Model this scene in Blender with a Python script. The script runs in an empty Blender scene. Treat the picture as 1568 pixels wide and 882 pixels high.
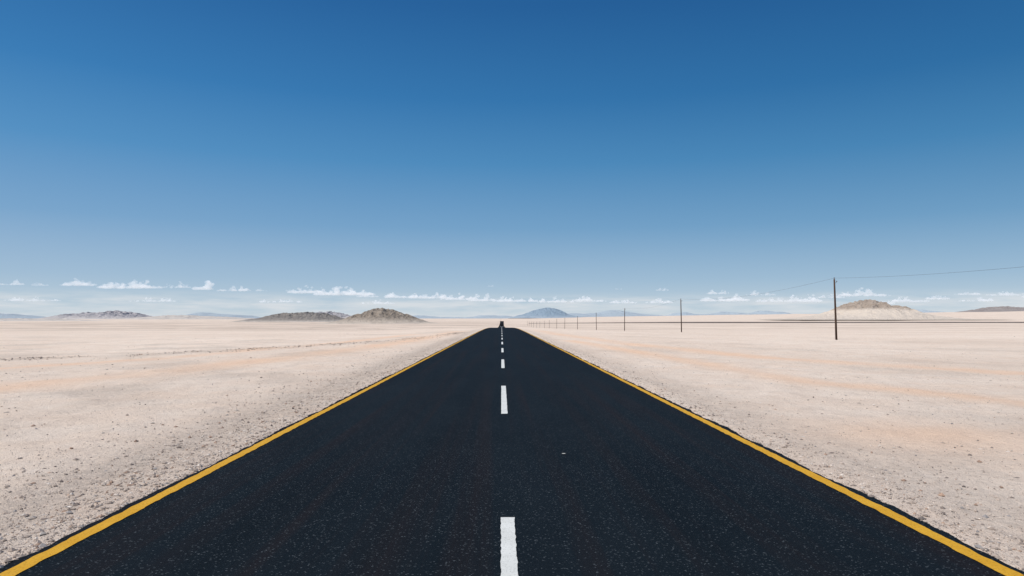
import bpy, math, random
import numpy as np
from mathutils import Vector
random.seed(4); rng=np.random.default_rng(7)
scene=bpy.context.scene
EYE=1.72; F=1045.0

# ---------- numpy noise ----------
def _h(ix,iy,s):
    n=(ix.astype(np.int64)*374761393+iy.astype(np.int64)*668265263+s*1442695041)&0xffffffff
    n=((n^(n>>13))*1274126177)&0xffffffff
    n=(n^(n>>16))&0xffffffff
    return n/4294967295.0
def vn(x,y,s=0):
    x=np.asarray(x,float);y=np.asarray(y,float)
    ix=np.floor(x);iy=np.floor(y);fx=x-ix;fy=y-iy
    fx=fx*fx*fx*(fx*(fx*6-15)+10);fy=fy*fy*fy*(fy*(fy*6-15)+10)
    a=_h(ix,iy,s);b=_h(ix+1,iy,s);c=_h(ix,iy+1,s);d=_h(ix+1,iy+1,s)
    return (a*(1-fx)+b*fx)*(1-fy)+(c*(1-fx)+d*fx)*fy
def fbm(x,y,o=4,s=0):
    t=0;a=.5;n=0
    for i in range(o):
        t=t+a*vn(x*2**i+17.3*i,y*2**i-9.1*i,s+i);n+=a;a*=.5
    return t/n*2-1
def sst(x,a,b):
    t=np.clip((x-a)/(b-a),0,1);return t*t*(3-2*t)

# ---------- terrain function ----------
PY=np.array([-200,100,140,180,215,250,320,420,520,700,1000,2000,4000,8000,15000,60000],float)
PZ=np.array([0,0,-.08,-.35,-.68,-1.1,-2.15,-3.1,-4.2,-5.8,-6.5,-4.6,-1.5,13,30,130],float)
def P(y): return np.interp(y,PY,PZ)
GX=np.array([-99999,400,900,1400,2000,3080,5000,99999],float)
GZ=np.array([0,0,4,15,31,54,60,60],float)
def segd(x,y,pts):
    d=np.full(np.shape(x),1e9)
    for (ax,ay),(bx,by) in zip(pts[:-1],pts[1:]):
        vx,vy=bx-ax,by-ay
        t=np.clip(((x-ax)*vx+(y-ay)*vy)/(vx*vx+vy*vy),0,1)
        d=np.minimum(d,np.hypot(x-ax-t*vx,y-ay-t*vy))
    return d
BERM=[(-60,27),(-26,35),(-15.5,44),(-9,62),(-5,100)]
TRL=[(-40,12),(-14,19),(-12,25),(-10,36),(-8,60),(-7,110)]
TRL2=[(-60,22),(-24,25),(-18,32),(-14,50),(-11,90)]
TRR=[(40,20),(19,26),(13,34),(10,50),(7,90),(6,140)]
TRR2=[(30,9),(13,13),(9,20),(8,34),(6,60)]
TRK=[TRL,TRL2,TRR,TRR2]
def zt(x,y):
    x=np.asarray(x,float);y=np.asarray(y,float)
    ax=np.abs(x);d=np.hypot(x,y)
    side=sst(ax,3.7,40)
    z=P(y)-.5*side*np.where(x>0,1,.8)-.4*sst(y,90,200)*sst(ax,8,40)*(1-sst(y,900,1500))
    z=z+sst(y,2200,4000)*np.interp(x,GX,GZ)
    off=sst(ax,3.6,9)
    amp=off*(.10+.9*sst(d,150,900)+5*sst(d,1500,7000))
    z=z+amp*(.6*fbm(x/23,y/23,3,3)*(1-sst(d,400,1200))+fbm(x/400,y/260,4,9)*sst(d,100,800))
    near=1-sst(d,60,140)
    z=z+near*off*(.05*fbm(x/1.5,y/1.5,4,21)+.018*fbm(x*2.2,y*2.2,3,24))
    edge=sst(ax,3.44,3.56)
    under=-.05-np.clip(y,0,3000)*.0004
    lump=-.020+.036*fbm(x*1.7,y*.9,4,31)+.014*fbm(x*9,y*7,2,33)-.055*sst(ax,3.8,4.6)
    z=z+(1-edge)*under+edge*lump
    b=segd(x,y,BERM)
    z=z+.13*np.exp(-(b/.7)**2)*np.clip(.45+1.1*fbm(x*.35,y*.35,3,41),0.1,1.5)
    return z

def mesh_obj(name,verts,faces,mat=None,smooth=False):
    me=bpy.data.meshes.new(name)
    verts=np.asarray(verts,np.float32);faces=np.asarray(faces,np.int32)
    n=len(verts);k=faces.shape[1];m=len(faces)
    me.vertices.add(n);me.vertices.foreach_set('co',verts.ravel())
    me.loops.add(m*k);me.loops.foreach_set('vertex_index',faces.ravel())
    me.polygons.add(m);me.polygons.foreach_set('loop_start',np.arange(0,m*k,k,dtype=np.int32))
    me.polygons.foreach_set('use_smooth',np.full(m,smooth))
    me.update(calc_edges=True);me.validate()
    ob=bpy.data.objects.new(name,me);scene.collection.objects.link(ob)
    if mat: me.materials.append(mat)
    return ob
def grid(xs,ys,zf):
    X,Y=np.meshgrid(xs,ys);Z=zf(X,Y)
    nx=len(xs);ny=len(ys)
    idx=np.arange(nx*ny).reshape(ny,nx)
    f=np.stack([idx[:-1,:-1],idx[:-1,1:],idx[1:,1:],idx[1:,:-1]],-1).reshape(-1,4)
    return np.stack([X,Y,Z],-1).reshape(-1,3),f

# ---------- material helpers ----------
class M:
    def __init__(s,name):
        s.m=bpy.data.materials.new(name);s.m.use_nodes=True
        s.t=s.m.node_tree;s.b=s.t.nodes['Principled BSDF'];s.out=s.t.nodes['Material Output']
        s.b.inputs['Roughness'].default_value=.9
        s.b.inputs['Specular IOR Level'].default_value=.2
        s.pos=s.n('ShaderNodeNewGeometry').outputs['Position']
    def n(s,k,**kw):
        x=s.t.nodes.new(k)
        for a,v in kw.items(): setattr(x,a,v)
        return x
    def l(s,a,b): s.t.links.new(a,b)
    def noise(s,scale,detail=4,rough=.6,vec=None,mul=None):
        x=s.n('ShaderNodeTexNoise');x.inputs['Scale'].default_value=scale
        x.inputs['Detail'].default_value=detail;x.inputs['Roughness'].default_value=rough
        v=vec or s.pos
        if mul:
            q=s.n('ShaderNodeVectorMath',operation='MULTIPLY');s.l(v,q.inputs[0]);q.inputs[1].default_value=mul;v=q.outputs[0]
        s.l(v,x.inputs['Vector']);return x.outputs['Fac']
    def vor(s,scale,out='Distance'):
        x=s.n('ShaderNodeTexVoronoi');x.inputs['Scale'].default_value=scale;s.l(s.pos,x.inputs['Vector']);return x.outputs[out]
    def rng(s,v,a,b,c=0,d=1):
        x=s.n('ShaderNodeMapRange');s.l(v,x.inputs['Value'])
        for i,q in enumerate((a,b,c,d)): x.inputs[i+1].default_value=q
        return x.outputs['Result']
    def mix(s,f,a,b,mode='MIX'):
        x=s.n('ShaderNodeMix',data_type='RGBA',blend_type=mode)
        for sock,v in ((x.inputs['Factor'],f),(x.inputs[6],a),(x.inputs[7],b)):
            if isinstance(v,(int,float)): sock.default_value=v
            elif isinstance(v,tuple): sock.default_value=(*v,1)
            else: s.l(v,sock)
        return x.outputs[2]
    def math(s,op,a,b=0):
        x=s.n('ShaderNodeMath',operation=op)
        for i,v in enumerate((a,b)):
            if isinstance(v,(int,float)): x.inputs[i].default_value=v
            else: s.l(v,x.inputs[i])
        return x.outputs[0]
    def attr(s,name):
        x=s.n('ShaderNodeAttribute');x.attribute_name=name;return x
    def bump(s,h,strength,dist):
        x=s.n('ShaderNodeBump');x.inputs['Strength'].default_value=strength;x.inputs['Distance'].default_value=dist
        s.l(h,x.inputs['Height']);s.l(x.outputs[0],s.b.inputs['Normal'])
    def col(s,c): s.l(c,s.b.inputs['Base Color'])
def flat(name,c,r=.7,sp=.2):
    m=M(name);m.col(m.mix(m.rng(m.noise(6),.35,.65),tuple(v*.85 for v in c),tuple(v*1.1 for v in c)))
    m.b.inputs['Roughness'].default_value=r;m.b.inputs['Specular IOR Level'].default_value=sp;return m.m

# ---------- ground ----------
def axis(maxd,s0,g):
    v=[0];
    while v[-1]<maxd: v.append(v[-1]+s0+g*v[-1])
    return np.array(v)
xa=np.concatenate([np.arange(0,3.3,.4),np.arange(3.36,4.2,.06),4.2+axis(45000,.09,.016)])
xs=np.concatenate([-xa[::-1][:-1],xa])
ya=axis(60000,.09,.014)
ys=np.concatenate([np.arange(-20,3,.6),3.0+ya])
V,Fc=grid(xs,ys,zt)

g=M('sand_ground')
A=g.attr('mask')
sep=g.n('ShaderNodeSeparateColor');g.l(A.outputs['Color'],sep.inputs[0])
big=g.noise(.05,5,.6);mid=g.noise(.5,5,.65);fine=g.noise(9,4,.7);vf=g.noise(60,3,.7);mot=g.noise(1.5,6,.75)
c=g.mix(g.rng(big,.35,.65),(.70,.575,.47),(.80,.68,.57))
c=g.mix(g.rng(mid,.4,.75,0,.6),c,(.71,.53,.40))
c=g.mix(g.rng(mot,.5,.68,0,.5),c,(.56,.45,.365))
c=g.mix(g.rng(mot,.28,.42,.45,0),c,(.84,.74,.64))
c=g.mix(g.math('MULTIPLY',sep.outputs[1],g.rng(fine,.3,.6,.2,1)),c,(.40,.335,.28))
c=g.mix(g.math('MULTIPLY',sep.outputs[0],.9),c,(.77,.53,.37))
far=g.noise(.012,6,.65,mul=(.5,1.6,1))
c=g.mix(g.math('MULTIPLY',sep.outputs[2],g.rng(far,.42,.64)),c,(.40,.315,.25))
c=g.mix(g.rng(fine,.55,.8,0,.4),c,(.44,.345,.27))
c=g.mix(g.rng(vf,.6,.75,0,.55),c,(.28,.225,.19))
c=g.mix(g.rng(vf,.2,.4,.3,0),c,(.84,.77,.70))
g.col(c);g.b.inputs['Roughness'].default_value=1;g.b.inputs['Specular IOR Level'].default_value=.05
hh=g.math('ADD',g.math('ADD',g.math('MULTIPLY',fine,.6),g.math('MULTIPLY',vf,.35)),g.math('MULTIPLY',mot,1.2))
g.bump(hh,1,.06)
ground=mesh_obj('desert_ground',V,Fc,g.m,True)
X=V[:,0];Y=V[:,1];AX=np.abs(X);D=np.hypot(X,Y)
r=np.zeros(len(V))
for tr,w in zip(TRK,(1.5,1.0,1.2,.9)):
    dd=segd(X,Y,tr);r=np.maximum(r,np.exp(-(dd/w)**2)*np.clip(.8+.5*fbm(X/5,Y/5,3,5),0,1)*(1-sst(D,70,160)))
r=np.maximum(r,.8*np.exp(-((X-6.6)/1.6)**2-((Y-10.8)/1.3)**2))
gg=np.exp(-((AX-4.5)/.9)**2)*np.where(X<0,.75,.4)
gg=np.maximum(gg,np.exp(-(segd(X,Y,BERM)/.9)**2)*np.clip(.55+fbm(X*.35,Y*.35,3,41),.15,1))*(1-sst(D,80,200))
gg=np.maximum(gg,sst(fbm(X/5,Y/5,4,51),.08,.5)*np.where(X<0,.5,.3)*(1-sst(D,60,150)))
bb=sst(D,60,350)*(1-.6*sst(D,1500,4000))*np.where(X<0,1,.6)
col=np.stack([r,gg,bb,np.ones(len(V))],-1).astype(np.float32)
at=ground.data.color_attributes.new('mask','FLOAT_COLOR','POINT');at.data.foreach_set('color',col.ravel())

# ---------- road ----------
ysr=ys[(ys>-19)&(ys<2600)]
a=M('asphalt')
agg=a.vor(90,'Color');ag=a.n('ShaderNodeSeparateColor');a.l(agg,ag.inputs[0])
streak=a.noise(1.0,4,.6,mul=(2.6,.05,1));st2=a.noise(1.0,4,.65,mul=(1.1,.03,1));patch=a.noise(.6,5,.65,mul=(1,.35,1));fn=a.noise(45,5,.8)
c=a.mix(a.rng(patch,.35,.65),(.0040,.0072,.0102),(.0072,.0112,.0150))
c=a.mix(a.rng(streak,.48,.70,0,.85),c,(.0135,.0100,.0108))
c=a.mix(a.rng(st2,.5,.7,0,.6),c,(.0030,.0052,.0075))
c=a.mix(a.rng(fn,.52,.74,0,.75),c,(.020,.027,.033))
c=a.mix(a.rng(ag.outputs[0],.94,1,0,.8),c,(.080,.092,.10))
a.col(c);a.b.inputs['Roughness'].default_value=.8;a.b.inputs['Specular IOR Level'].default_value=.06
a.bump(a.math('ADD',a.math('MULTIPLY',a.vor(90),.5),fn),.7,.006)
yd=np.unique(np.concatenate([ysr,np.arange(3,40,.06)]))
def edge_x(s,y): return s*(3.53+.055*fbm(y*.9+s*50,y*0,3,61)+.03*fbm(y*6+s*9,y*0,3,62))
def strip(name,fl,fr,yy,dz,mat,cols=2):
    zz=np.interp(yy,ysr,P(ysr))+dz(yy) 
    t=np.linspace(0,1,cols)[None,:]
    L=fl(yy)[:,None];R=fr(yy)[:,None]
    Xs=L*(1-t)+R*t
    v=np.stack([Xs,np.repeat(yy[:,None],cols,1),np.repeat(zz[:,None],cols,1)],-1).reshape(-1,3)
    idx=np.arange(len(yy)*cols).reshape(len(yy),cols)
    f=np.stack([idx[:-1,:-1],idx[:-1,1:],idx[1:,1:],idx[1:,:-1]],-1).reshape(-1,4)
    return v,f
v1,f1=strip('',lambda y:edge_x(-1,y),lambda y:edge_x(1,y),yd,lambda y:0*y,None,5)
def skirt(s):
    e=edge_x(s,yd);z=np.interp(yd,ysr,P(ysr))
    n=len(yd);v=np.concatenate([np.stack([e,yd,z],-1),np.stack([e+s*.03,yd,z-.10],-1)])
    i=np.arange(n-1);f=np.stack([i,i+n,i+n+1,i+1],-1);return v,f
vs=[v1];fs=[f1];o=len(v1)
for s in(-1,1):
    v,f=skirt(s);vs.append(v);fs.append(f+o);o+=len(v)
mesh_obj('asphalt_road',np.concatenate(vs),np.concatenate(fs),a.m)

def paint(name,c1,c2,lo,hi):
    m=M(name);n1=m.noise(3,5,.7);n2=m.noise(70,3,.7)
    c=m.mix(m.rng(n1,.3,.7),c1,c2)
    c=m.mix(m.rng(n2,lo,hi,0,.75),c,tuple(v*.25 for v in c1))
    m.col(c);m.b.inputs['Roughness'].default_value=.7;m.bump(m.noise(80,3,.7),.5,.004);return m.m
ym=paint('yellow_road_paint',(.55,.28,.014),(.64,.35,.028),.52,.76)
wm=paint('white_road_paint',(.58,.58,.54),(.70,.70,.66),.54,.76)
vs=[];fs=[];o=0
dzp=lambda y:.004+np.clip(y,0,3000)*.00012
for s in(-1,1):
    wob=lambda y:.010*fbm(y*.35+s*7,y*0,3,71)
    v,f=strip('',lambda y:s*3.39-.062+wob(y)+.014*fbm(y*9,y*0+3,3,72),lambda y:s*3.39+.062+wob(y)+.014*fbm(y*9,y*0+9,3,73),yd[yd<1200],dzp,None)
    vs.append(v);fs.append(f+o);o+=len(v)
mesh_obj('yellow_edge_line',np.concatenate(vs),np.concatenate(fs),ym)
vs=[];fs=[];o=0
for i in range(0,70):
    y1=6.03+11.87*i;y0=y1-5.3
    yy=np.unique(np.concatenate([np.linspace(y0,y1,300 if i<4 else 12),ysr[(ysr>y0)&(ysr<y1)]]))
    k=.007 if i<4 else 0
    v,f=strip('',lambda y:-.058+k*fbm(y*14,y*0+1,4,81)*1.0,lambda y:.058+k*fbm(y*14,y*0+5,4,82),yy,dzp,None)
    vs.append(v);fs.append(f+o);o+=len(v)
mesh_obj('white_centre_line',np.concatenate(vs),np.concatenate(fs),wm)

# ---------- gravel ----------
oct_v=np.array([[1,0,0],[-1,0,0],[0,1,0],[0,-1,0],[0,0,1],[0,0,-1]],float)
oct_f=np.array([[0,2,4],[2,1,4],[1,3,4],[3,0,4],[2,0,5],[1,2,5],[3,1,5],[0,3,5]])
t=(1+5**.5)/2
ico_v=np.array([[-1,t,0],[1,t,0],[-1,-t,0],[1,-t,0],[0,-1,t],[0,1,t],[0,-1,-t],[0,1,-t],[t,0,-1],[t,0,1],[-t,0,-1],[-t,0,1]])/1.9
ico_f=np.array([[0,11,5],[0,5,1],[0,1,7],[0,7,10],[0,10,11],[1,5,9],[5,11,4],[11,10,2],[10,7,6],[7,1,8],[3,9,4],[3,4,2],[3,2,6],[3,6,8],[3,8,9],[4,9,5],[2,4,11],[6,2,10],[8,6,7],[9,8,1]])
def stones(px,py,size,bv,bf,colr):
    n=len(px);k=len(bv)
    sc=size[:,None]*np.stack([rng.uniform(.7,1.3,n),rng.uniform(.7,1.3,n),rng.uniform(.4,.8,n)],-1)
    v=bv[None]*sc[:,None,:]*(1+rng.uniform(-.28,.28,(n,k,1)))
    an=rng.uniform(0,6.28,n);c_,s_=np.cos(an)[:,None],np.sin(an)[:,None]
    x=v[:,:,0]*c_-v[:,:,1]*s_;y=v[:,:,0]*s_+v[:,:,1]*c_
    z=zt(px,py)+size*.15
    v=np.stack([x+px[:,None],y+py[:,None],v[:,:,2]+z[:,None]],-1).reshape(-1,3)
    f=(bf[None]+(np.arange(n)*k)[:,None,None]).reshape(-1,3)
    return v,f,np.repeat(colr,k,0)
pal=np.array([[.50,.41,.34],[.36,.29,.24],[.62,.53,.45],[.22,.18,.155],[.42,.28,.20],[.70,.62,.54],[.14,.12,.11],[.30,.28,.27]])
def cols(n,p): 
    c=pal[rng.choice(len(pal),n,p=p)]*rng.uniform(.8,1.2,(n,1));return np.concatenate([c,np.ones((n,1))],1)
p0=[.24,.19,.19,.10,.1,.11,.03,.04]
parts=[]
def yr(n,a,b): return a*(b/a)**rng.random(n)
n=36000;y=yr(n,3.5,70);x=-(3.54+rng.exponential(1.0,n)**1.05);s=np.clip(.005*rng.pareto(2.4,n)+.005,0,.032)
parts.append((x,y,s))
n=20000;y=yr(n,3.5,70);x=(3.54+rng.exponential(.6,n));s=np.clip(.005*rng.pareto(2.5,n)+.004,0,.03);parts.append((x,y,s))
n=60000;y=yr(n,4,80);x=-(3.7+rng.random(n)*(y*.9+4));k=fbm(x/2.2,y/2.2,4,91)+.5*fbm(x/9,y/9,2,95)
m=k>rng.normal(.12,.25,n);x=x[m];y=y[m];s=np.clip(.0055*rng.pareto(2.5,len(x))+.005,0,.04);parts.append((x,y,s))
n=60000;y=yr(n,4,80);x=(3.7+rng.random(n)*(y*.9+4));k=fbm(x/2.2,y/2.2,4,96)
m=k>rng.normal(.2,.25,n);x=x[m];y=y[m];s=np.clip(.005*rng.pareto(2.6,len(x))+.0045,0,.032);parts.append((x,y,s))
x=np.concatenate([q[0] for q in parts]);y=np.concatenate([q[1] for q in parts]);s=np.concatenate([q[2] for q in parts])
tr=np.min([segd(x,y,q) for q in TRK],0);m=(tr>rng.uniform(.3,1.3,len(x)));x=x[m];y=y[m];s=s[m]
V1=stones(x,y,s,oct_v,oct_f,cols(len(x),p0))
n=650;y=yr(n,5,160);x=rng.uniform(-1,1,n)*(y*.9+5);m=np.abs(x)>4;x=x[m];y=y[m]
s=np.clip(.013*(1+rng.pareto(3.4,len(x)))*(1+y/80),0,.12)*np.where(x>0,.7,1)
n=2600;tt=rng.random(n)*4;B=np.array(BERM);i=tt.astype(int);fr=(tt-i)[:,None];bp=B[i]*(1-fr)+B[np.minimum(i+1,4)]*fr+rng.normal(0,.6,(n,2))
km=fbm(bp[:,0]*.35,bp[:,1]*.35,3,41)>rng.normal(-.1,.3,n);bp=bp[km]
x=np.concatenate([x,bp[:,0]]);y=np.concatenate([y,bp[:,1]]);s=np.concatenate([s,rng.uniform(.012,.055,len(bp))])
m=np.abs(x)>3.9;x=x[m];y=y[m];s=s[m]
V2=stones(x,y,s,ico_v,ico_f,cols(len(x),[.24,.2,.08,.16,.2,.04,.03,.05]))
vv=np.concatenate([V1[0],V2[0]]);ff=np.concatenate([V1[1],V2[1]+len(V1[0])]);cc=np.concatenate([V1[2],V2[2]])
sm=M('gravel_stone');sa=sm.attr('scol');sm.col(sm.mix(sm.rng(sm.noise(90,3),.3,.7,0,.5),sa.outputs['Color'],(.2,.16,.14)))
gr=mesh_obj('roadside_gravel',vv,ff,sm.m)
at=gr.data.color_attributes.new('scol','FLOAT_COLOR','POINT');at.data.foreach_set('color',cc.astype(np.float32).ravel())

# ---------- hills ----------
def hill_mat(name,rock,rock2,sand_haze,lo,hi,ns):
    m=M(name);nz=m.noise(ns,6,.7);n2=m.noise(ns*5,4,.7)
    sepz=m.n('ShaderNodeSeparateXYZ');m.l(m.pos,sepz.inputs[0])
    c=m.mix(m.rng(nz,.38,.62),rock,rock2)
    c=m.mix(m.rng(n2,.5,.75,0,.5),c,tuple(v*.65 for v in rock))
    hz=m.math('ADD',sepz.outputs[2],m.math('MULTIPLY',m.math('SUBTRACT',nz,.5),(hi-lo)*2.2))
    c=m.mix(m.rng(hz,lo,hi,1,0),c,sand_haze)  # foot tint: sand on near hills, painted haze on far ranges
    m.col(c);m.b.inputs['Roughness'].default_value=1;m.b.inputs['Specular IOR Level'].default_value=0
    m.bump(m.math('ADD',nz,n2),1,8/ns*.03);return m.m
def hill(name,px,ybase,dist,prof,depth,mat,rough=.18,seed=0,base=None,nx=260,ny=90,fs=1.):
    k=dist/F
    xs0=np.array([p[0] for p in prof])*k;hs=np.array([p[1] for p in prof])*k
    cx=(px-768)*k
    gx=np.linspace(xs0[0],xs0[-1],nx);gy=np.linspace(-1,1,ny)
    Xg,Yg=np.meshgrid(gx,gy)
    W=xs0[-1]-xs0[0]
    wx=Xg+W*.03*fbm(Xg/W*6,Yg*3,3,seed+1)
    hp=np.interp(wx,xs0,hs)
    fall=np.clip(1-np.abs(Yg)**1.6,0,1)
    rg=1-np.abs(fbm(Xg/W*14*fs+5,Yg*4,5,seed+2))*2
    Z=hp*fall*(1+rough*(rg-.5)*1.6+rough*.5*fbm(Xg/W*50*fs,Yg*14,3,seed+3))
    zb=(base if base is not None else float(zt(cx,dist)))-.5-.02*hs.max()
    v=np.stack([Xg+cx,Yg*depth+dist,Z+zb],-1).reshape(-1,3)
    idx=np.arange(nx*ny).reshape(ny,nx)
    f=np.stack([idx[:-1,:-1],idx[:-1,1:],idx[1:,1:],idx[1:,:-1]],-1).reshape(-1,4)
    return mesh_obj(name,v,f,mat,False)
h1=hill_mat('hill_rock_brown',(.27,.225,.18),(.41,.345,.28),(.64,.55,.46),-6,7,.06)
hill('rocky_hill',585,493,1500,[(-100,0),(-80,1.2),(-55,6),(-35,14),(-20,18),(-8,21),(0,22.5),(10,22),(22,19),(38,14),(55,8.5),(70,3.5),(95,0)],150,h1,.15,11)
h2=hill_mat('hill_rock_dark',(.25,.225,.205),(.35,.315,.28),(.60,.53,.46),-6,4,.04)
hill('rocky_hill',455,488,2500,[(-70,0),(-55,4),(-40,8),(-25,11.5),(-8,13.5),(10,14),(30,13),(48,12),(60,8),(80,3),(100,0)],260,h2,.16,21)
h3=hill_mat('hill_rock_tan',(.36,.29,.235),(.50,.415,.34),(.72,.62,.52),42,54,.03)
hill('rocky_hill',1330,478,3000,[(-150,0),(-110,3),(-75,6),(-50,9),(-38,17),(-22,23),(-5,27),(6,28),(20,25),(35,20),(50,14),(75,8),(110,3),(150,0)],330,h3,.18,31,base=float(zt(1613,3000)))
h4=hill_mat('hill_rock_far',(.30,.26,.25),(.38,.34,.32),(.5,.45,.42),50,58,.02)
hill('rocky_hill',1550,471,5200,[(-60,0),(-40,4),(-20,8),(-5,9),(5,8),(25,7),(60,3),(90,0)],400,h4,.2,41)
h5=hill_mat('hill_hazy',(.45,.43,.44),(.56,.52,.51),(.70,.64,.59),5,40,.015)  # distance haze mixed into the rock colours
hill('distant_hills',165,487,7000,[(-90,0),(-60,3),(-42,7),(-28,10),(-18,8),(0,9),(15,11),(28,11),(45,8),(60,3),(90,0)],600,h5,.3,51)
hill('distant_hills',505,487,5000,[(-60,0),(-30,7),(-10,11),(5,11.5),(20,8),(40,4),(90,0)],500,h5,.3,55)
h6=hill_mat('pale_dunes',(.66,.59,.53),(.74,.67,.6),(.74,.67,.6),0,5,.01)
hill('sand_dunes',300,488,6500,[(-120,0),(-70,3),(-40,5.5),(-10,6),(20,5),(60,3),(130,0)],500,h6,.25,61)
hill('sand_dunes',60,490,3500,[(-110,0),(-60,2.5),(-30,4),(0,3),(30,3.5),(60,2),(110,0)],300,h6,.25,66)
h7=hill_mat('mountain_haze_blue',(.31,.40,.48),(.33,.42,.50),(.48,.55,.61),10,180,.003)  # blue is air haze painted into the mountain's base colours
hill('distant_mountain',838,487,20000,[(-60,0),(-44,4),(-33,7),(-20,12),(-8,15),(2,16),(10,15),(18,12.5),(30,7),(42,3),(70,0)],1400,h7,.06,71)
h8=hill_mat('range_haze',(.46,.53,.58),(.49,.56,.61),(.54,.59,.63),0,50,.003)  # pale blue distance haze painted as surface colour
def rangeprof(s,w,h,n=60):
    xx=np.linspace(-w,w,n);hh=h*np.clip(.45+.9*fbm(xx/60,xx*0,4,s),0.05,1.5)*(1-(np.abs(xx)/w)**4)
    return list(zip(xx,hh))
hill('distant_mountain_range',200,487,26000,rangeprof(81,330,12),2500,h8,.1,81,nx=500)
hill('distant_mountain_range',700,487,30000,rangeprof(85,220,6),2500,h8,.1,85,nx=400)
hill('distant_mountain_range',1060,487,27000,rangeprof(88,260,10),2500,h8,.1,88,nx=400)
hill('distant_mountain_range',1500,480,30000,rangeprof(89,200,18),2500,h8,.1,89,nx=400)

# ---------- railway embankment ----------
em=hill_mat('embankment_gravel',(.12,.10,.09),(.18,.155,.14),(.2,.17,.15),-20,-19,.3)
xx=np.linspace(60,3200,700);yc=1500+xx*.16+40*np.sin(xx/600)
zc=zt(xx,yc);zs=np.convolve(np.pad(zc,40,'edge'),np.ones(81)/81,'valid')
tz=zs+2.0*sst(xx,60,500)+.8
prof=[(-9,-4),(-3,0),(3,0),(9,-4)]
v=np.stack([np.stack([xx,yc+p[0],tz+p[1]],-1) for p in prof],1).reshape(-1,3)
idx=np.arange(len(xx)*4).reshape(-1,4)
f=np.stack([idx[:-1,:-1],idx[:-1,1:],idx[1:,1:],idx[1:,:-1]],-1).reshape(-1,4)
mesh_obj('railway_embankment',v,f,em)

# ---------- tapered tube ----------
def tube(name,pts,rad,mat,seg=10,parent=None):
    pts=[Vector(p) for p in pts];vs=[];fs=[]
    for i,p in enumerate(pts):
        d=(pts[min(i+1,len(pts)-1)]-pts[max(i-1,0)]).normalized()
        u=d.cross(Vector((0,1,0.01))).normalized();w=d.cross(u).normalized()
        for j in range(seg):
            an=2*math.pi*j/seg;vs.append(p+rad[i]*(math.cos(an)*u+math.sin(an)*w))
    for i in range(len(pts)-1):
        for j in range(seg):
            a_=i*seg+j;b_=i*seg+(j+1)%seg;fs.append((a_,b_,b_+seg,a_+seg))
    me=bpy.data.meshes.new(name)
    fs.append(tuple(range(seg))[::-1]);fs.append(tuple((len(pts)-1)*seg+j for j in range(seg)))
    me.from_pydata([tuple(q) for q in vs],[],fs);me.materials.append(mat);me.update()
    ob=bpy.data.objects.new(name,me);scene.collection.objects.link(ob)
    for p in me.polygons: p.use_smooth=len(p.vertices)==4
    if parent: ob.parent=parent
    return ob
wd=M('weathered_wood');wd.col(wd.mix(wd.rng(wd.noise(3,5,.7,mul=(6,6,.4)),.35,.65),(.045,.028,.02),(.10,.06,.042)))
cer=flat('insulator_ceramic',(.10,.07,.06),.3,.5);met=flat('galvanised_metal',(.12,.12,.12),.5)
wiremat=flat('wire_metal',(.10,.11,.13),.5)
tops=[]
for i in range(-1,15):
    y=78.6+68*i;x=39+random.uniform(-.4,.4) if i>0 else 38.7
    z=float(zt(x,y));top=6.46 if i<=0 else z+7.05+random.uniform(-.15,.15)
    lean=(-.10 if i==0 else random.uniform(-.12,.12))
    e=bpy.data.objects.new('utility_pole',None);scene.collection.objects.link(e);e.location=(x,y,z)
    H=top-z
    tube('shaft',[(0,0,-.5),(lean*.3,0,H*.3),(lean*.7,0,H*.7),(lean,0,H)],[.12,.11,.10,.085],wd.m,12,e)
    tube('insulator_pin',[(lean,0,H-.02),(lean,0,H+.14)],[.015,.015],met,6,e)
    tube('insulator',[(lean,0,H+.06),(lean,0,H+.10),(lean,0,H+.15),(lean,0,H+.2)],[.05,.075,.06,.035],cer,10,e)
    tube('side_bracket',[(lean,-.1,H-.45),(lean+.12,-.12,H-.42),(lean+.22,-.12,H-.34)],[.018,.018,.018],met,6,e)
    tube('side_insulator',[(lean+.22,-.12,H-.34),(lean+.22,-.12,H-.28),(lean+.22,-.12,H-.2)],[.04,.06,.03],cer,10,e)
    tops.append((x+lean,y,top+.12))
cu=bpy.data.curves.new('overhead_wire','CURVE');cu.dimensions='3D';cu.bevel_depth=.010;cu.bevel_resolution=1
for A_,B_ in zip(tops[:-1],tops[1:]):
    sp=cu.splines.new('POLY');sp.points.add(24)
    for j in range(25):
        t=j/24;sag=.95*4*t*(1-t)
        sp.points[j].co=(A_[0]+(B_[0]-A_[0])*t,A_[1]+(B_[1]-A_[1])*t,A_[2]+(B_[2]-A_[2])*t-sag,1)
wo=bpy.data.objects.new('overhead_wire',cu);scene.collection.objects.link(wo);cu.materials.append(wiremat)

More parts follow.
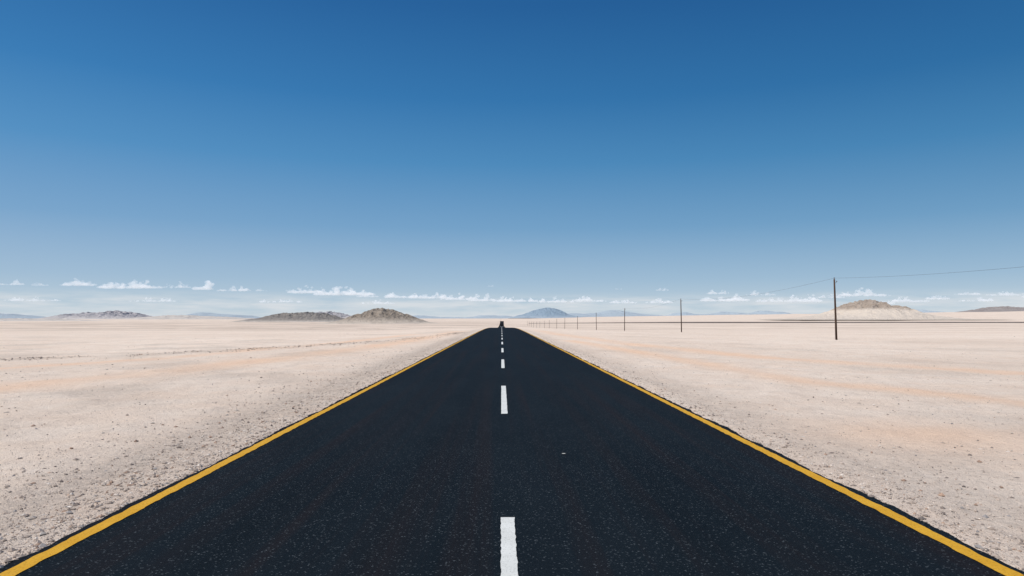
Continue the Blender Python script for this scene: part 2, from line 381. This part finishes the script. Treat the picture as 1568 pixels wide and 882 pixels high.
# ---------- truck ----------
import bmesh
def box(name,c,s,mat,parent,bev=.04):
    bm=bmesh.new();bmesh.ops.create_cube(bm,size=1)
    for v in bm.verts: v.co=Vector((v.co.x*s[0],v.co.y*s[1],v.co.z*s[2]))
    if bev: bmesh.ops.bevel(bm,geom=bm.edges[:],offset=bev,segments=2,affect='EDGES')
    me=bpy.data.meshes.new(name);bm.to_mesh(me);bm.free();me.materials.append(mat)
    ob=bpy.data.objects.new(name,me);ob.location=c;ob.parent=parent;scene.collection.objects.link(ob);return ob
ty=430;truck=bpy.data.objects.new('box_truck',None);scene.collection.objects.link(truck)
truck.location=(.2,ty,float(np.interp(ty,ysr,P(ysr)))+.01)
dk=flat('truck_paint',(.035,.04,.05),.4,.4);bk=flat('rubber_black',(.012,.012,.012),.9);gl=flat('dark_glass',(.01,.012,.015),.1,.5)
rd=flat('red_lens',(.4,.02,.02),.4);wh=flat('bumper_metal',(.3,.3,.3),.4);bx=flat('cargo_box_paint',(.05,.055,.065),.6)
box('cargo_box',(0,1.0,2.65),(2.35,7.2,3.1),bx,truck);box('chassis',(0,-.2,.85),(1.0,9.4,.28),bk,truck)
box('cab',(0,-3.9,1.95),(2.3,1.9,2.1),dk,truck,.12);box('windscreen',(0,-4.86,2.35),(2.0,.05,.8),gl,truck,.01)
box('grille',(0,-4.87,1.35),(1.5,.06,.5),bk,truck,.01);box('front_bumper',(0,-4.95,.7),(2.3,.25,.4),wh,truck,.05)
box('roof_deflector',(0,-3.5,3.3),(2.0,1.1,.7),dk,truck,.2)
for s in(-1,1):
    box('headlight',(s*.9,-4.89,1.05),(.32,.06,.2),wh,truck,.01);box('side_mirror',(s*1.32,-4.75,2.3),(.14,.1,.5),bk,truck,.02)
    box('tail_light',(s*1.0,4.65,.95),(.25,.05,.14),rd,truck,.01)
    for yy in(-3.7,2.4,3.6):
        w=tube('wheel',[(s*.78,yy,.5),(s*.82,yy,.5),(s*1.10,yy,.5),(s*1.14,yy,.5)],[.44,.5,.5,.44],bk,24,truck)
        tube('wheel_hub',[(s*1.135,yy,.5),(s*1.16,yy,.5)],[.22,.18],wh,12,truck)

pv=ico_v*np.array([.024,.012,.005])*(1+rng.uniform(-.3,.3,(12,1)))+np.array([.745,8.85,.006])
mesh_obj('pale_pebble',pv,ico_f,flat('pale_stone',(.6,.58,.54),.8))

# ---------- clouds (volumes) ----------
clouds=[(20,437,50,9),(72,438,30,7),(126,438,56,13),(203,442,88,15),(272,441,46,9),(315,444,26,16),(362,446,54,10),(403,446,16,6),
(467,449,50,13),(528,452,88,15),(563,455,34,9),(615,456,48,12),(655,457,60,12),(700,459,52,12),(740,461,48,11),(790,462,70,10),(850,463,58,9),(905,462,44,11),
(960,464,54,8),(1010,464,44,9),(752,439,13,4),(1016,445,17,7),(948,443,12,3),(1100,450,32,10),(1110,461,68,13),(1165,452,46,8),(1180,462,50,9),(1235,462,58,12),(1275,456,44,8),
(1330,453,72,12),(1400,462,50,10),(1440,458,44,8),(1490,451,40,8),(1545,452,48,9),(1500,461,50,8),(60,461,80,7),(240,462,70,7),(430,463,70,7),(580,465,50,7),(1350,465,54,7),(-30,440,50,9),(1600,455,50,9)]
cvs=[];cfs=[];o=0
bm=bmesh.new();bmesh.ops.create_icosphere(bm,subdivisions=2,radius=1);sv=np.array([v.co[:] for v in bm.verts]);sf=np.array([[v.index for v in f.verts] for f in bm.faces]);bm.free()
ALT=1400
for (px,py,w,h) in clouds:
    Dd=(ALT-EYE)*F/(490-py);k=Dd/F;W=w*k;H=h*k
    def put(x0,y0,z0,rx,ry,rz):
        global o
        v=sv*np.array([rx,ry,rz])+np.array([x0,y0,z0]);v[:,2]=np.maximum(v[:,2],ALT-.02*H)
        cvs.append(v);cfs.append(sf+o);o+=len(v)
    cx=(px-768)*k
    for j in range(int(8+w*.35)):
        u=rng.uniform(-1,1);r_=H*rng.uniform(.10,.2)
        put(cx+u*W*.5,Dd+rng.uniform(-.3,.3)*W*.4,ALT+r_*.5,r_*rng.uniform(1.3,2.4),r_*1.6,r_)
    nt_=max(2,int(w/11))
    for q in range(nt_):
        u=rng.uniform(-.85,.85);hh_=H*rng.uniform(.45,1.15)*(1-.55*abs(u)**2);bw=H*rng.uniform(.4,.75);yy0=Dd+rng.uniform(-.3,.3)*W*.4
        for j in range(11):
            t=rng.random()**.8;rr=H*rng.uniform(.13,.24)*(1.15-.5*t)
            put(cx+u*W*.5+rng.normal(0,1)*bw*(1-.65*t)*.7,yy0+rng.normal(0,1)*bw*.6,ALT+max(rr*.5,t*hh_-rr*.5),rr*rng.uniform(1.1,1.5),rr*1.2,rr)
cm=M('cloud');cm.t.nodes.remove(cm.b)
pvn=cm.n('ShaderNodeVolumePrincipled')
pvn.inputs['Color'].default_value=(1,1,1,1);pvn.inputs['Density'].default_value=.0024;pvn.inputs['Anisotropy'].default_value=0
pvn.inputs['Emission Color'].default_value=(.92,.95,1,1);pvn.inputs['Emission Strength'].default_value=.00105  # added glow stands in for multiple scattering inside the clouds
cm.l(pvn.outputs[0],cm.out.inputs['Volume'])
cl=mesh_obj('cumulus_clouds',np.concatenate(cvs),np.concatenate(cfs),cm.m,True)
rm=cl.modifiers.new('remesh','REMESH');rm.mode='VOXEL';rm.voxel_size=32;rm.use_smooth_shade=True
tx=bpy.data.textures.new('puff','CLOUDS');tx.noise_scale=150;tx.noise_depth=2
dm=cl.modifiers.new('disp','DISPLACE');dm.texture=tx;dm.strength=80;dm.mid_level=.5;dm.texture_coords='GLOBAL'

# ---------- sky & sun ----------
EL=math.radians(58);AZ=math.radians(-115)
w=bpy.data.worlds.new('World');scene.world=w;w.use_nodes=True;nt=w.node_tree;N=nt.nodes.new;L=nt.links.new
sky=N('ShaderNodeTexSky');sky.sky_type='NISHITA';sky.sun_disc=False;sky.sun_elevation=EL;sky.sun_rotation=AZ
sky.air_density=1.0;sky.dust_density=.3;sky.ozone_density=1.5;sky.altitude=800
tc=N('ShaderNodeTexCoord');sx=N('ShaderNodeSeparateXYZ');L(tc.outputs['Generated'],sx.inputs[0])
rp=N('ShaderNodeValToRGB');L(sx.outputs['Z'],rp.inputs[0]);cr=rp.color_ramp
stops=[(0,(.56,.65,.72)),(.012,(.52,.63,.72)),(.057,(.34,.50,.665)),(.133,(.165,.355,.58)),(.224,(.064,.25,.505)),(.31,(.026,.172,.42)),(.425,(.013,.112,.325)),(1,(.008,.07,.24))]
while len(cr.elements)<len(stops): cr.elements.new(.5)
for e,(p_,c_) in zip(cr.elements,stops): e.position=p_;e.color=(*c_,1)
mr=N('ShaderNodeMapRange');L(sx.outputs['X'],mr.inputs[0]);mr.inputs[1].default_value=-.65;mr.inputs[2].default_value=.65
tint=N('ShaderNodeMix');tint.data_type='RGBA';L(mr.outputs[0],tint.inputs[0]);tint.inputs[6].default_value=(1.5,1.2,1.15,1);tint.inputs[7].default_value=(.75,.85,.86,1)
mz=N('ShaderNodeMapRange');L(sx.outputs['Z'],mz.inputs[0]);mz.inputs[1].default_value=.03;mz.inputs[2].default_value=.3
t2=N('ShaderNodeMix');t2.data_type='RGBA';L(mz.outputs[0],t2.inputs[0]);t2.inputs[6].default_value=(1,1,1,1);L(tint.outputs[2],t2.inputs[7])
mu=N('ShaderNodeMix');mu.data_type='RGBA';mu.blend_type='MULTIPLY';mu.inputs[0].default_value=1;L(rp.outputs[0],mu.inputs[6]);L(t2.outputs[2],mu.inputs[7])
mp=N('ShaderNodeMapping');L(tc.outputs['Generated'],mp.inputs[0]);mp.inputs['Scale'].default_value=(12,12,110)
nz=N('ShaderNodeTexNoise');L(mp.outputs[0],nz.inputs[0]);nz.inputs['Scale'].default_value=1;nz.inputs['Detail'].default_value=6;nz.inputs['Roughness'].default_value=.6
m1=N('ShaderNodeMapRange');L(nz.outputs[0],m1.inputs[0]);m1.inputs[1].default_value=.34;m1.inputs[2].default_value=.64
m2=N('ShaderNodeMapRange');m2.interpolation_type='SMOOTHSTEP';L(sx.outputs['Z'],m2.inputs[0]);m2.inputs[1].default_value=.042;m2.inputs[2].default_value=.022;m2.inputs[3].default_value=0;m2.inputs[4].default_value=.9
mm=N('ShaderNodeMath');mm.operation='MULTIPLY';L(m1.outputs[0],mm.inputs[0]);L(m2.outputs[0],mm.inputs[1])
mh=N('ShaderNodeMix');mh.data_type='RGBA';L(mm.outputs[0],mh.inputs[0]);L(mu.outputs[2],mh.inputs[6]);mh.inputs[7].default_value=(.70,.74,.79,1)
sc_=N('ShaderNodeVectorMath');sc_.operation='SCALE';L(mh.outputs[2],sc_.inputs[0]);sc_.inputs['Scale'].default_value=1/.08
fm=N('ShaderNodeMix');fm.data_type='RGBA';fm.inputs[0].default_value=.92;L(sky.outputs[0],fm.inputs[6]);L(sc_.outputs[0],fm.inputs[7])
bg=nt.nodes['Background'];bg.inputs['Strength'].default_value=.08;L(fm.outputs[2],bg.inputs[0])
sl=bpy.data.lights.new('sun','SUN');sl.energy=4.3;sl.angle=math.radians(.53);sl.color=(1,.96,.9)
so=bpy.data.objects.new('sun',sl);scene.collection.objects.link(so)
dv=Vector((math.sin(AZ)*math.cos(EL),math.cos(AZ)*math.cos(EL),math.sin(EL)))
so.rotation_euler=dv.to_track_quat('Z','Y').to_euler()

cam=bpy.data.cameras.new('camera');co=bpy.data.objects.new('camera',cam);scene.collection.objects.link(co)
cam.lens=24;cam.sensor_width=36;cam.clip_end=300000;cam.clip_start=.1
co.location=(-.055,0,EYE);co.rotation_euler=(math.radians(90+2.68),0,math.radians(-.88))
scene.camera=co
scene.view_settings.view_transform='Standard';scene.view_settings.look='None'
